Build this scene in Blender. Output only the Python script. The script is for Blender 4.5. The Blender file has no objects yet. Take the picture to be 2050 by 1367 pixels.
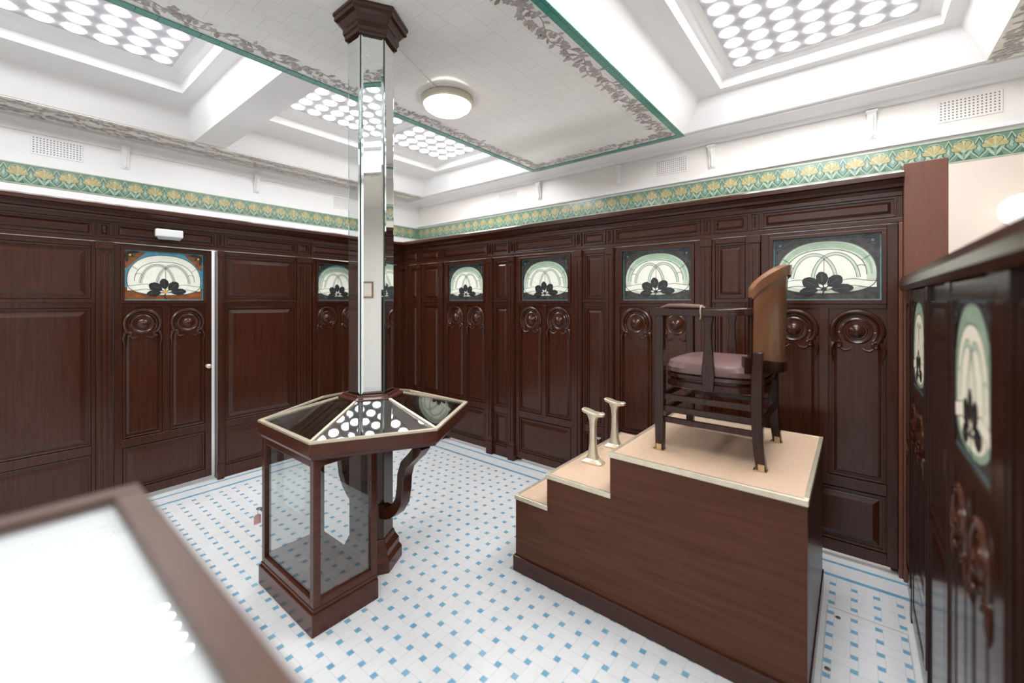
import bpy, bmesh, math, random
from mathutils import Vector, Matrix
random.seed(7)
scene = bpy.context.scene
scene.view_settings.view_transform = 'Standard'
C = scene.collection
R = math.radians
PI = math.pi

# ------------------------------------------------------------------ materials
def newmat(name):
    m = bpy.data.materials.new(name); m.use_nodes = True
    nt = m.node_tree
    return m, nt, nt.nodes['Principled BSDF']

def plain(name, col, rough=0.5, metal=0.0, emit=0.0, ecol=None, coat=0.0, noise=0.0, nscale=6.0, sample=False):
    m, nt, b = newmat(name)
    b.inputs['Roughness'].default_value = rough
    b.inputs['Metallic'].default_value = metal
    b.inputs['Coat Weight'].default_value = coat
    c = (*col, 1)
    b.inputs['Base Color'].default_value = c
    if noise > 0:
        tc = nt.nodes.new('ShaderNodeTexCoord')
        nz = nt.nodes.new('ShaderNodeTexNoise'); nz.inputs['Scale'].default_value = nscale; nz.inputs['Detail'].default_value = 3
        rp = nt.nodes.new('ShaderNodeValToRGB')
        rp.color_ramp.elements[0].position = 0.3; rp.color_ramp.elements[1].position = 0.7
        rp.color_ramp.elements[0].color = tuple(x*(1-noise) for x in col)+(1,)
        rp.color_ramp.elements[1].color = tuple(min(1, x*(1+noise)) for x in col)+(1,)
        nt.links.new(tc.outputs['Object'], nz.inputs['Vector'])
        nt.links.new(nz.outputs['Fac'], rp.inputs['Fac'])
        nt.links.new(rp.outputs['Color'], b.inputs['Base Color'])
    if emit > 0:
        b.inputs['Emission Color'].default_value = (*(ecol or col), 1)
        b.inputs['Emission Strength'].default_value = emit
        if not sample: m.cycles.emission_sampling = 'NONE'
    return m

def wood(name, c1, c2, rough=0.19, sc=(26, 26, 1.2), spec=0.42):
    m, nt, b = newmat(name)
    tc = nt.nodes.new('ShaderNodeTexCoord')
    mp = nt.nodes.new('ShaderNodeMapping'); mp.inputs['Scale'].default_value = sc
    nz = nt.nodes.new('ShaderNodeTexNoise'); nz.inputs['Scale'].default_value = 3.0; nz.inputs['Detail'].default_value = 5; nz.inputs['Distortion'].default_value = 0.4
    rp = nt.nodes.new('ShaderNodeValToRGB')
    rp.color_ramp.elements[0].position = 0.15; rp.color_ramp.elements[1].position = 0.88
    rp.color_ramp.elements[0].color = (*c1, 1); rp.color_ramp.elements[1].color = (*c2, 1)
    nt.links.new(tc.outputs['Object'], mp.inputs['Vector']); nt.links.new(mp.outputs['Vector'], nz.inputs['Vector'])
    nt.links.new(nz.outputs['Fac'], rp.inputs['Fac']); nt.links.new(rp.outputs['Color'], b.inputs['Base Color'])
    b.inputs['Roughness'].default_value = rough
    b.inputs['Specular IOR Level'].default_value = spec
    return m

class NM:
    def __init__(s, nt): s.nt = nt
    def m(s, op, a, b=None, c=None):
        n = s.nt.nodes.new('ShaderNodeMath'); n.operation = op
        for i, v in enumerate((a, b, c)):
            if v is None: continue
            if isinstance(v, (int, float)): n.inputs[i].default_value = v
            else: s.nt.links.new(v, n.inputs[i])
        return n.outputs[0]
    def mix(s, f, c1, c2):
        n = s.nt.nodes.new('ShaderNodeMix'); n.data_type = 'RGBA'
        s.nt.links.new(f, n.inputs[0])
        for idx, v in ((6, c1), (7, c2)):
            if isinstance(v, tuple): n.inputs[idx].default_value = (*v, 1)
            else: s.nt.links.new(v, n.inputs[idx])
        return n.outputs[2]

def thin_glass(name, tint=(0.93, 0.97, 0.96), base=0.05):
    m, nt, b = newmat(name); k = NM(nt)
    nt.nodes.remove(b)
    out = nt.nodes['Material Output']
    tr = nt.nodes.new('ShaderNodeBsdfTransparent'); tr.inputs['Color'].default_value = (*tint, 1)
    gl = nt.nodes.new('ShaderNodeBsdfGlossy'); gl.inputs['Roughness'].default_value = 0.02
    lw = nt.nodes.new('ShaderNodeLayerWeight'); lw.inputs['Blend'].default_value = 0.5
    f5 = k.m('POWER', lw.outputs['Facing'], 5.0)
    fac = k.m('ADD', k.m('MULTIPLY', f5, 1.0-base), base)
    mx = nt.nodes.new('ShaderNodeMixShader')
    nt.links.new(fac, mx.inputs[0])
    nt.links.new(tr.outputs[0], mx.inputs[1]); nt.links.new(gl.outputs[0], mx.inputs[2])
    nt.links.new(mx.outputs[0], out.inputs['Surface'])
    return m

def floor_material():
    m, nt, b = newmat('floor_mosaic'); k = NM(nt)
    geo = nt.nodes.new('ShaderNodeNewGeometry'); sp = nt.nodes.new('ShaderNodeSeparateXYZ')
    nt.links.new(geo.outputs['Position'], sp.inputs[0])
    X, Y = sp.outputs[0], sp.outputs[1]
    p = 0.088
    u = k.m('DIVIDE', X, p); v = k.m('DIVIDE', Y, p)
    i = k.m('FLOOR', u); j = k.m('FLOOR', v)
    fu = k.m('ABSOLUTE', k.m('SUBTRACT', k.m('SUBTRACT', u, i), 0.5))
    fv = k.m('ABSOLUTE', k.m('SUBTRACT', k.m('SUBTRACT', v, j), 0.5))
    par = k.m('FLOORED_MODULO', k.m('ADD', i, j), 2.0)
    inv = k.m('SUBTRACT', 1.0, par)
    a = k.m('ADD', k.m('MULTIPLY', fu, inv), k.m('MULTIPLY', fv, par))
    bb = k.m('ADD', k.m('MULTIPLY', fv, inv), k.m('MULTIPLY', fu, par))
    T = 0.345; g = 0.012
    dot = k.m('MULTIPLY', k.m('GREATER_THAN', fu, T), k.m('GREATER_THAN', fv, T))
    g1 = k.m('LESS_THAN', k.m('ABSOLUTE', k.m('SUBTRACT', bb, T)), g)
    g2 = k.m('MULTIPLY', k.m('LESS_THAN', k.m('ABSOLUTE', k.m('SUBTRACT', a, T)), g), k.m('GREATER_THAN', bb, T))
    gr = k.m('MAXIMUM', g1, g2)
    d = k.m('MINIMUM', k.m('SUBTRACT', 3.13, X), k.m('SUBTRACT', 4.19, Y))
    bord = k.m('LESS_THAN', d, 0.24)
    l1 = k.m('LESS_THAN', k.m('ABSOLUTE', k.m('SUBTRACT', d, 0.225)), 0.014)
    l2 = k.m('LESS_THAN', k.m('ABSOLUTE', k.m('SUBTRACT', d, 0.08)), 0.012)
    line = k.m('MAXIMUM', l1, l2)
    nb = k.m('SUBTRACT', 1.0, bord)
    dot = k.m('MAXIMUM', k.m('MULTIPLY', dot, nb), line)
    gr = k.m('MULTIPLY', gr, nb)
    wn = nt.nodes.new('ShaderNodeTexNoise'); wn.inputs['Scale'].default_value = 9.0; wn.inputs['Detail'].default_value = 2
    nt.links.new(geo.outputs['Position'], wn.inputs['Vector'])
    wn2 = nt.nodes.new('ShaderNodeTexNoise'); wn2.inputs['Scale'].default_value = 14.0
    nt.links.new(geo.outputs['Position'], wn2.inputs['Vector'])
    white = k.mix(wn.outputs['Fac'], (0.585, 0.59, 0.585), (0.675, 0.68, 0.68))
    blue = k.mix(wn2.outputs['Fac'], (0.055, 0.235, 0.38), (0.245, 0.445, 0.575))
    c = k.mix(dot, white, blue)
    c = k.mix(gr, c, (0.49, 0.49, 0.48))
    nt.links.new(c, b.inputs['Base Color'])
    b.inputs['Roughness'].default_value = 0.3
    return m

def tile_material(name, base, grout, size, rough=0.22, gw=0.0022):
    m, nt, b = newmat(name); k = NM(nt)
    geo = nt.nodes.new('ShaderNodeNewGeometry'); sp = nt.nodes.new('ShaderNodeSeparateXYZ')
    nt.links.new(geo.outputs['Position'], sp.inputs[0])
    u = k.m('DIVIDE', sp.outputs[0], size); v = k.m('DIVIDE', sp.outputs[1], size)
    j = k.m('FLOOR', v)
    u2 = k.m('ADD', u, k.m('MULTIPLY', k.m('FLOORED_MODULO', j, 2.0), 0.5))
    fu = k.m('ABSOLUTE', k.m('SUBTRACT', k.m('FRACT', u2), 0.5)); fv = k.m('ABSOLUTE', k.m('SUBTRACT', k.m('FRACT', v), 0.5))
    gm = k.m('GREATER_THAN', k.m('MAXIMUM', fu, fv), 0.5-gw/size)
    nz = nt.nodes.new('ShaderNodeTexNoise'); nz.inputs['Scale'].default_value = 3.0
    nt.links.new(geo.outputs['Position'], nz.inputs['Vector'])
    c = k.mix(nz.outputs['Fac'], tuple(x*0.95 for x in base), tuple(min(1, x*1.04) for x in base))
    c = k.mix(gm, c, grout)
    nt.links.new(c, b.inputs['Base Color']); b.inputs['Roughness'].default_value = rough
    return m

M = {}
M['wood'] = wood('dark_mahogany', (0.028, 0.0076, 0.0036), (0.066, 0.0188, 0.0086))
M['wood_h'] = wood('dark_mahogany_horizontal', (0.026, 0.0071, 0.0034), (0.061, 0.0174, 0.0080), sc=(1.2, 1.2, 26))
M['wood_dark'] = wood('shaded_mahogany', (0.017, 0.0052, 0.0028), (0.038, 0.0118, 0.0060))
M['platform'] = wood('mahogany_ply', (0.048, 0.0152, 0.0070), (0.110, 0.0370, 0.0165), rough=0.30, sc=(1.0, 1.0, 16), spec=0.22)
M['table'] = wood('table_mahogany', (0.044, 0.0120, 0.0064), (0.085, 0.0240, 0.0122), sc=(3, 3, 10))
M['tablegrey'] = wood('worn_brown_frame', (0.062, 0.034, 0.025), (0.098, 0.056, 0.042), rough=0.35, sc=(3, 3, 10), spec=0.3)
M['endpost'] = wood('red_brown_post', (0.12, 0.042, 0.023), (0.165, 0.060, 0.034), rough=0.4)
M['chairwood'] = wood('chair_wood', (0.016, 0.0055, 0.0036), (0.042, 0.014, 0.008), rough=0.2)
M['chairback'] = wood('chair_back_wood', (0.155, 0.066, 0.033), (0.270, 0.125, 0.064), rough=0.22, sc=(6, 6, 1.5), spec=0.5)
M['white'] = plain('white_paint', (0.89, 0.885, 0.875), 0.5, noise=0.015, nscale=2)
M['cream'] = plain('cream_paint', (0.87, 0.825, 0.775), 0.5, noise=0.015, nscale=2)
M['cream2'] = plain('warm_cream', (0.75, 0.645, 0.55), 0.5, noise=0.02, nscale=2)
M['ceil'] = plain('ceiling_paint', (0.92, 0.912, 0.90), 0.5, noise=0.01, nscale=2)
M['floor'] = floor_material()
M['ctile'] = tile_material('cream_glazed_tiles', (0.93, 0.915, 0.88), (0.80, 0.775, 0.73), 0.152, rough=0.14, gw=0.0018)
M['btile'] = tile_material('beige_glazed_tiles', (0.88, 0.83, 0.75), (0.70, 0.64, 0.56), 0.152)
M['green'] = tile_material('green_glazed_tiles', (0.075, 0.31, 0.245), (0.03, 0.15, 0.12), 0.10, rough=0.15)
M['brass'] = plain('aged_brass', (0.62, 0.50, 0.30), 0.32, 1.0, noise=0.12, nscale=20)
M['palebrass'] = plain('pale_brass', (0.72, 0.64, 0.485), 0.35, 0.7, noise=0.08, nscale=20)
M['cork'] = plain('tan_lino', (0.545, 0.38, 0.262), 0.6, noise=0.05, nscale=60)
M['leather'] = plain('mauve_leather', (0.135, 0.072, 0.068), 0.33, noise=0.12, nscale=30)
M['padleather'] = plain('brown_leather_pad', (0.10, 0.042, 0.026), 0.65, noise=0.15, nscale=30)
M['rope'] = plain('pale_cord', (0.36, 0.29, 0.21), 0.8, noise=0.1, nscale=80)
M['mirror'] = plain('mirror_glass', (0.85, 0.885, 0.87), 0.012, 1.0)
M['mirroredge'] = plain('green_glass_edge', (0.035, 0.075, 0.063), 0.1, 0.3, noise=0.1)
M['glass'] = thin_glass('clear_glass', (0.92, 0.94, 0.935), 0.13)
M['bedglass'] = thin_glass('bed_glass', (0.985, 0.99, 0.985), 0.022)
M['topglass'] = thin_glass('display_glass', (0.80, 0.82, 0.81), 0.14)
M['lens'] = plain('skylight_lens', (0.95, 0.97, 1.0), 0.2, emit=32.0, ecol=(0.965, 0.975, 1.0), sample=True)
M['skyframe'] = plain('skylight_concrete', (0.56, 0.55, 0.57), 0.6, noise=0.05)
M['lamp'] = plain('lamp_glass', (1, 0.95, 0.85), 0.3, emit=8.0, ecol=(1.0, 0.95, 0.85), sample=True)
M['globe'] = plain('globe_glass', (0.95, 0.94, 0.92), 0.2, emit=0.9, ecol=(1.0, 0.97, 0.92))
M['lamprim'] = plain('lamp_rim', (0.66, 0.61, 0.49), 0.35, 0.4)
M['plaster'] = plain('plaster_white', (0.87, 0.845, 0.805), 0.55, noise=0.03, nscale=20)
M['hole'] = plain('vent_hole', (0.25, 0.245, 0.24), 0.8, noise=0.1)
M['plastic'] = plain('white_plastic', (0.75, 0.76, 0.76), 0.4, noise=0.02)
M['clearplastic'] = plain('grey_lens_plastic', (0.42, 0.44, 0.45), 0.15, 0.3, noise=0.05)
M['pink'] = plain('pink_paper', (0.70, 0.42, 0.40), 0.7, noise=0.05)
M['steel'] = plain('dark_steel', (0.25, 0.24, 0.22), 0.35, 0.9, noise=0.1)
M['whitebed'] = plain('white_lining', (0.54, 0.555, 0.565), 0.5, noise=0.02)
M['grout'] = plain('grey_grout', (0.42, 0.42, 0.41), 0.7, noise=0.05)
M['redframe'] = plain('red_brown_frame', (0.30, 0.11, 0.05), 0.4, noise=0.1)
M['paper'] = plain('cream_paper', (0.80, 0.76, 0.68), 0.6, noise=0.06, nscale=12)
M['sg_white'] = plain('stained_white', (0.64, 0.65, 0.555), 0.2, emit=0.26, noise=0.06, nscale=25, ecol=(0.95, 0.96, 0.86))  # stained glass: emission stands in for daylight coming through from behind
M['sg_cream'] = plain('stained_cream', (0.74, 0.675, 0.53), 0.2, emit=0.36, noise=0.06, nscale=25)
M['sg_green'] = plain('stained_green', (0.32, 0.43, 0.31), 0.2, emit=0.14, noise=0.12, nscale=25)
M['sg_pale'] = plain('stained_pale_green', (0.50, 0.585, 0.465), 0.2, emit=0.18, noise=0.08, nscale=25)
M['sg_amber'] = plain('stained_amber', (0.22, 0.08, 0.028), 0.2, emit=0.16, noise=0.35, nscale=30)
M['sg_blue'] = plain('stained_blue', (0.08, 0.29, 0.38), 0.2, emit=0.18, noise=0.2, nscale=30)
M['sg_slate'] = plain('stained_brown_grey', (0.056, 0.052, 0.047), 0.2, noise=0.4, nscale=40)
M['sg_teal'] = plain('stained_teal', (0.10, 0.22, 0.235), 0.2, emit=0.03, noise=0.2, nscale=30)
M['sg_dark'] = plain('stained_dark', (0.026, 0.030, 0.029), 0.25, noise=0.3, nscale=30)
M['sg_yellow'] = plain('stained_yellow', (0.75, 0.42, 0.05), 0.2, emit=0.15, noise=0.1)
M['lead'] = plain('lead_came', (0.10, 0.105, 0.10), 0.4, 0.3, noise=0.1)
M['f_green'] = plain('frieze_green', (0.155, 0.26, 0.18), 0.15, noise=0.12, nscale=40)
M['f_dark'] = plain('frieze_dark_green', (0.08, 0.155, 0.112), 0.15, noise=0.15, nscale=40)
M['f_pale'] = plain('frieze_pale_green', (0.41, 0.495, 0.365), 0.15, noise=0.1, nscale=40)
M['f_teal'] = plain('frieze_teal', (0.195, 0.325, 0.26), 0.15, noise=0.12, nscale=40)
M['f_yellow'] = plain('frieze_yellow', (0.44, 0.38, 0.18), 0.15, noise=0.12, nscale=40)
M['f_cream'] = plain('frieze_cream', (0.53, 0.47, 0.26), 0.15, noise=0.1, nscale=40)
M['fl_mauve'] = plain('flower_mauve', (0.42, 0.37, 0.375), 0.3, noise=0.15, nscale=40)
M['fl_sage'] = plain('flower_sage', (0.49, 0.47, 0.40), 0.3, noise=0.15, nscale=40)
M['fl_brown'] = plain('flower_brown', (0.34, 0.29, 0.25), 0.3, noise=0.15, nscale=40)

# ------------------------------------------------------------------ builders
def setp(o, label=None, cat=None, group=None, kind=None):
    if label: o['label'] = label
    if cat: o['category'] = cat
    if group: o['group'] = group
    if kind: o['kind'] = kind
    return o

def thing(name, loc, label, cat, rz=0, group=None, kind=None):
    o = bpy.data.objects.new(name, None); C.objects.link(o)
    o.location = loc; o.rotation_euler = (0, 0, rz); o.empty_display_size = 0.1
    return setp(o, label, cat, group, kind)

class MB:
    def __init__(s): s.bm = bmesh.new()
    def face(s, pts, mi=0):
        f = s.bm.faces.new([s.bm.verts.new(p) for p in pts]); f.material_index = mi; return f
    def box(s, x0, x1, y0, y1, z0, z1, mi=0):
        v = [s.bm.verts.new((x, y, z)) for z in (z0, z1) for y in (y0, y1) for x in (x0, x1)]
        for q in ((0,2,3,1), (4,5,7,6), (0,1,5,4), (2,6,7,3), (0,4,6,2), (1,3,7,5)):
            s.bm.faces.new([v[i] for i in q]).material_index = mi
        return s
    def loft(s, rings, cap0=True, cap1=True, close=False, mi=0):
        vs = [[s.bm.verts.new(p) for p in r] for r in rings]
        n = len(vs[0]); L = len(vs)
        for a in range(L if close else L-1):
            A, B = vs[a], vs[(a+1) % L]
            for i in range(n):
                s.bm.faces.new((A[i], A[(i+1) % n], B[(i+1) % n], B[i])).material_index = mi
        if not close:
            if cap0: s.bm.faces.new(vs[0][::-1]).material_index = mi
            if cap1: s.bm.faces.new(vs[-1]).material_index = mi
        return s
    def ring_rect(s, x0, x1, z0, z1, w, y0, y1):
        s.box(x0, x1, y0, y1, z1-w, z1); s.box(x0, x1, y0, y1, z0, z0+w)
        s.box(x0, x0+w, y0, y1, z0+w, z1-w); s.box(x1-w, x1, y0, y1, z0+w, z1-w); return s
    def raised(s, x0, x1, z0, z1, y, d, ins=0.03, mould=0.012, md=0.009):
        if mould: s.ring_rect(x0, x1, z0, z1, mould, y-md, y+0.002)
        e = mould+0.012
        a, b, c, e2 = x0+e, x1-e, z0+e, z1-e
        if b-a < 2.2*ins or e2-c < 2.2*ins: ins = min(b-a, e2-c)*0.25
        r0 = [(a, y, c), (b, y, c), (b, y, e2), (a, y, e2)]
        r1 = [(a+ins, y-d, c+ins), (b-ins, y-d, c+ins), (b-ins, y-d, e2-ins), (a+ins, y-d, e2-ins)]
        s.loft([r0, r1], True, True); return s
    def lathe_y(s, cx, y, cz, prof, n=24):
        rings = [[(cx+r*math.cos(2*PI*i/n), y-d, cz+r*math.sin(2*PI*i/n)) for i in range(n)] for r, d in prof]
        return s.loft(rings, True, True)
    def lathe_z(s, cx, cy, prof, n=32, cap0=True, cap1=True):
        rings = [[(cx+r*math.cos(2*PI*i/n), cy+r*math.sin(2*PI*i/n), z) for i in range(n)] for r, z in prof]
        return s.loft(rings, cap0, cap1)
    def poly_ext(s, pts, f0, f1):
        return s.loft([[f0(p) for p in pts], [f1(p) for p in pts]])
    def tube(s, pts, r, n=8, sy=1.0):
        pts = [Vector(p) for p in pts]; rings = []; up = None
        for i, p in enumerate(pts):
            t = (pts[min(i+1, len(pts)-1)]-pts[max(i-1, 0)]).normalized()
            if up is None:
                up = Vector((0, 0, 1)) if abs(t.z) < 0.9 else Vector((1, 0, 0))
            a = t.cross(up).normalized(); b = a.cross(t).normalized(); up = b
            rr = r[i] if isinstance(r, (list, tuple)) else r
            rings.append([p+a*(rr*math.cos(2*PI*k/n))+b*(rr*sy*math.sin(2*PI*k/n)) for k in range(n)])
        return s.loft(rings)
    def bar(s, p0, p1, w, h):
        p0, p1 = Vector(p0), Vector(p1); t = (p1-p0).normalized()
        up = Vector((0, 0, 1)) if abs(t.z) < 0.95 else Vector((0, 1, 0))
        a = t.cross(up).normalized(); b = a.cross(t).normalized()
        rg = lambda p: [p+a*(w/2)*i+b*(h/2)*j for i, j in ((-1,-1), (1,-1), (1,1), (-1,1))]
        return s.loft([rg(p0), rg(p1)])
    def ball(s, c, r, sc=(1,1,1)):
        mt = Matrix.Translation(c) @ Matrix.Diagonal((*[r*x for x in sc], 1))
        bmesh.ops.create_icosphere(s.bm, subdivisions=2, radius=1.0, matrix=mt); return s
    def build(s, name, mats, parent=None, bevel=0, smooth=False, loc=None, rz=0):
        bmesh.ops.recalc_face_normals(s.bm, faces=s.bm.faces[:])
        me = bpy.data.meshes.new(name); s.bm.to_mesh(me); s.bm.free()
        for m in (mats if isinstance(mats, (list, tuple)) else [mats]): me.materials.append(M[m])
        if smooth:
            me.polygons.foreach_set('use_smooth', [True]*len(me.polygons)); me.set_sharp_from_angle(angle=R(38))
        o = bpy.data.objects.new(name, me); C.objects.link(o)
        if parent: o.parent = parent
        if loc: o.location = loc
        o.rotation_euler = (0, 0, rz)
        if bevel:
            bv = o.modifiers.new('bevel', 'BEVEL'); bv.width = bevel; bv.segments = 2; bv.limit_method = 'ANGLE'; bv.angle_limit = R(40)
        return o

class Art:
    """flat coloured pieces laid on a plane, one mesh"""
    def __init__(s): s.p = []; s.mats = []
    def mi(s, m):
        if m not in s.mats: s.mats.append(m)
        return s.mats.index(m)
    def poly(s, pts, m, l): s.p.append((list(pts), s.mi(m), l))
    def rect(s, x0, x1, y0, y1, m, l): s.poly([(x0,y0), (x1,y0), (x1,y1), (x0,y1)], m, l)
    def ell(s, cx, cy, rx, ry, m, l, n=36, rot=0.0):
        c, q = math.cos(rot), math.sin(rot); o = []
        for i in range(n):
            a, b = rx*math.cos(2*PI*i/n), ry*math.sin(2*PI*i/n); o.append((cx+a*c-b*q, cy+a*q+b*c))
        s.poly(o, m, l)
    def ribbon(s, pts, w, m, l, closed=False):
        n = len(pts); L = []; Rr = []
        for i in range(n):
            a = pts[(i-1) % n] if (closed or i > 0) else pts[i]
            b = pts[(i+1) % n] if (closed or i < n-1) else pts[i]
            dx, dy = b[0]-a[0], b[1]-a[1]; q = math.hypot(dx, dy) or 1
            ww = w[i] if isinstance(w, (list, tuple)) else w
            L.append((pts[i][0]-dy/q*ww/2, pts[i][1]+dx/q*ww/2)); Rr.append((pts[i][0]+dy/q*ww/2, pts[i][1]-dx/q*ww/2))
        for i in range(n if closed else n-1):
            k = (i+1) % n
            s.poly([L[i], Rr[i], Rr[k], L[k]], m, l)
    def leaf(s, x, y, ang, ln, wd, m, l, prof=((0,0), (.2,.6), (.5,1), (.8,.6), (1,0), (.8,-.6), (.5,-1), (.2,-.6))):
        ca, sa = math.cos(ang), math.sin(ang); pts = []
        for t, q in prof:
            a, b = t*ln, q*wd/2; pts.append((x+a*ca-b*sa, y+a*sa+b*ca))
        s.poly(pts, m, l)
    def build(s, name, f, parent=None, step=0.0006):
        bm = bmesh.new()
        for k, (pts, mi, l) in enumerate(s.p):
            off = l*step+(k % 11)*step*0.07      # keep overlapping pieces from lying in one plane
            try:
                fc = bm.faces.new([bm.verts.new(f(p[0], p[1], off)) for p in pts]); fc.material_index = mi
            except ValueError: pass
        me = bpy.data.meshes.new(name); bm.to_mesh(me); bm.free()
        for m in s.mats: me.materials.append(M[m])
        o = bpy.data.objects.new(name, me); C.objects.link(o)
        if parent: o.parent = parent
        return o

def arc(cx, cy, rx, ry, a0, a1, n=24):
    return [(cx+rx*math.cos(a0+(a1-a0)*i/n), cy+ry*math.sin(a0+(a1-a0)*i/n)) for i in range(n+1)]

# ------------------------------------------------------------------ dimensions
XW, YW = 3.13, 4.19          # wood stall fronts
XB, YB = 4.53, 5.69          # white walls behind
X0, Y0 = -1.8, -2.6          # behind the camera
ZC = 3.12

# ------------------------------------------------------------------ floor + walls
fl = MB().box(X0, XB, Y0, YB, -0.06, 0.0).build('floor', 'floor')
setp(fl, 'white mosaic floor dotted with small blue square tiles', 'floor', kind='structure')
h = MB()
h.ring_rect(1.55, 2.60, -0.19, 0.105, 0.004, 0, 0.001)
for v in h.bm.verts: v.co = (v.co.x, v.co.z, v.co.y*1.2)
h.build('hatch_joint', 'grout', fl)
for px, py in ((2.15, 0.085), (2.53, 0.06)):
    MB().lathe_z(px, py, [(0.011, 0.0), (0.011, 0.002), (0.004, 0.003)], 14).build('floor_bolt', 'steel', fl)

def wall(name, box, m, label):
    o = MB().box(*box).build(name, m); return setp(o, label, 'wall', kind='structure')
wl = wall('wall_left', (X0, XB+0.1, YB, YB+0.1, 0, 3.5), 'white', 'white plaster wall above the left stall doors')
wr = wall('wall_right', (XB, XB+0.1, Y0, YB, 0, 3.5), 'cream', 'cream plaster wall above the right stall doors')
MB().box(XB-0.004, XB, Y0, -0.05, 0, 2.53).build('lower_wall_tone', 'cream2', wr)  # lower stretch of this wall in a darker, warmer cream
wb = wall('wall_back', (X0-0.1, X0, Y0, YB, 0, 3.5), 'white', 'white wall behind the viewer')
wn = wall('wall_near', (X0, XB, Y0-0.1, Y0, 0, 3.5), 'cream', 'cream wall beyond the near low partition')

def frieze_art(length):
    A = Art(); T = 0.156; H = 0.185; n = int(length/T)+1
    A.rect(0, length, 0, H, 'f_green', 0)
    petal = ((0,0), (.35,.45), (.7,.95), (.88,.85), (1,0), (.88,-.85), (.7,-.95), (.35,-.45))
    for k in range(n):
        x = k*T; c = x+T/2
        if x+T > length: break
        for sx in (0, T):       # pointed leaf between two fans
            xx = x+sx; sg = 1 if sx == 0 else -1
            A.poly([(xx, 0.010), (xx+sg*0.044, 0.060), (xx+sg*0.034, 0.10), (xx, 0.174)], 'f_pale', 1)
            A.poly([(xx, 0.018), (xx+sg*0.036, 0.062), (xx+sg*0.027, 0.098), (xx, 0.162)], 'f_dark', 2)
            A.poly([(xx, 0.030), (xx+sg*0.026, 0.066), (xx+sg*0.019, 0.095), (xx, 0.142)], 'f_teal', 3)
            A.poly([(xx, 0.060), (xx+sg*0.010, 0.080), (xx, 0.112)], 'f_pale', 4)
        A.poly([(c-0.042, 0.012), (c+0.042, 0.012), (c+0.016, 0.075), (c-0.016, 0.075)], 'f_dark', 1)
        for q in (-.5, 0, .5): A.leaf(c, 0.012, PI/2+q, 0.080, 0.018, 'f_pale' if q else 'f_teal', 2)
        A.ribbon(arc(c, .045, T*.47, .118, .25, PI-.25, 14), .005, 'f_pale', 4)
        for q in range(-3, 4):
            ln = 0.086-abs(q)*0.004
            A.leaf(c, 0.074, PI/2+q*0.385, ln+.002, 0.039, 'f_dark', 5+(abs(q) % 2), petal)
            A.leaf(c, 0.076, PI/2+q*0.385, ln-.003, 0.032, 'f_yellow' if q % 2 else 'f_cream', 6+(abs(q) % 2), petal)
        A.ell(c, 0.076, 0.014, 0.011, 'f_pale', 8, 10)
    A.rect(0, length, 0, 0.010, 'f_pale', 9); A.rect(0, length, 0.010, 0.013, 'f_dark', 9)
    A.rect(0, length, H-0.009, H, 'f_pale', 9); A.rect(0, length, H-0.012, H-0.009, 'f_dark', 9)
    return A
frieze_art(XB-X0).build('tile_frieze', lambda u, v, l: (X0+u, YB-0.004-l*.5, 2.53+v), wl)
frieze_art(YB-Y0).build('tile_frieze', lambda u, v, l: (XB-0.004-l*.5, YB-u, 2.53+v), wr)
t = MB(); t.poly_ext([(0, 0), (0.0, -0.12), (0.015, -0.12), (0.025, -0.08), (0.045, -0.045), (0.07, -0.025), (0.07, 0)], lambda p: (X0, YB-p[0], ZC+p[1]), lambda p: (XB, YB-p[0], ZC+p[1]))
setp(t.build('trim_1', 'white', smooth=True), 'white crown moulding along the top of the left wall', 'moulding', kind='structure')
t = MB(); t.poly_ext([(0, 0), (0.0, -0.06), (0.04, -0.06), (0.06, -0.03), (0.26, -0.015), (0.26, 0)], lambda p: (XB-p[0], Y0, ZC+p[1]), lambda p: (XB-p[0], YB, ZC+p[1]))
t.box(XB-0.03, XB, Y0, YB, 2.735, 2.765)
setp(t.build('trim_2', 'white', smooth=True), 'white crown moulding along the top of the right wall', 'moulding', kind='structure')

# ------------------------------------------------------------------ ceiling with coffers
cm = MB()
def flat(x0, x1, y0, y1, z=ZC): cm.face([(x0,y0,z), (x1,y0,z), (x1,y1,z), (x0,y1,z)])
def coffer(r0, r1, r2, r3, r4):
    zs = (ZC, 3.34, 3.34, 3.40, 3.42)
    rings = [[(a,c,z), (b,c,z), (b,d,z), (a,d,z)] for (a,b,c,d), z in zip((r0,r1,r2,r3,r4), zs)]
    cm.loft(rings, False, True)
flat(X0, XB, Y0, -0.69); flat(X0, XB, 1.28, 3.11); flat(X0, XB, 5.19, YB)
for y0, y1, segs in ((-0.69, 1.28, ((X0, -1.6), (1.15, 1.4), (4.22, XB))), (3.11, 5.19, ((X0, -1.3), (1.30, 1.57), (4.22, XB)))):
    for a, b in segs: flat(a, b, y0, y1)
coffer((1.57,4.22,3.11,5.19), (1.68,4.10,3.2,5.03), (1.72,3.98,3.28,4.62), (1.74,3.96,3.30,4.60), (1.77,3.92,3.33,4.46))
coffer((-1.3,1.30,3.11,5.19), (-1.2,1.19,3.2,5.03), (-1.1,1.07,3.28,4.62), (-1.08,1.05,3.30,4.60), (-1.05,1.00,3.33,4.46))
coffer((1.4,4.22,-0.69,1.28), (1.5,4.07,-0.55,1.10), (1.58,3.98,-0.46,0.90), (1.60,3.96,-0.44,0.88), (1.64,3.91,-0.39,0.83))
coffer((-1.6,1.15,-0.69,1.28), (-1.5,1.05,-0.55,1.10), (-1.42,0.97,-0.46,0.90), (-1.40,0.95,-0.44,0.88), (-1.36,0.90,-0.39,0.83))
ce = cm.build('ceiling', 'ceil'); setp(ce, 'white coffered ceiling with tiled panels and deep skylight wells', 'ceiling', kind='structure')

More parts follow.
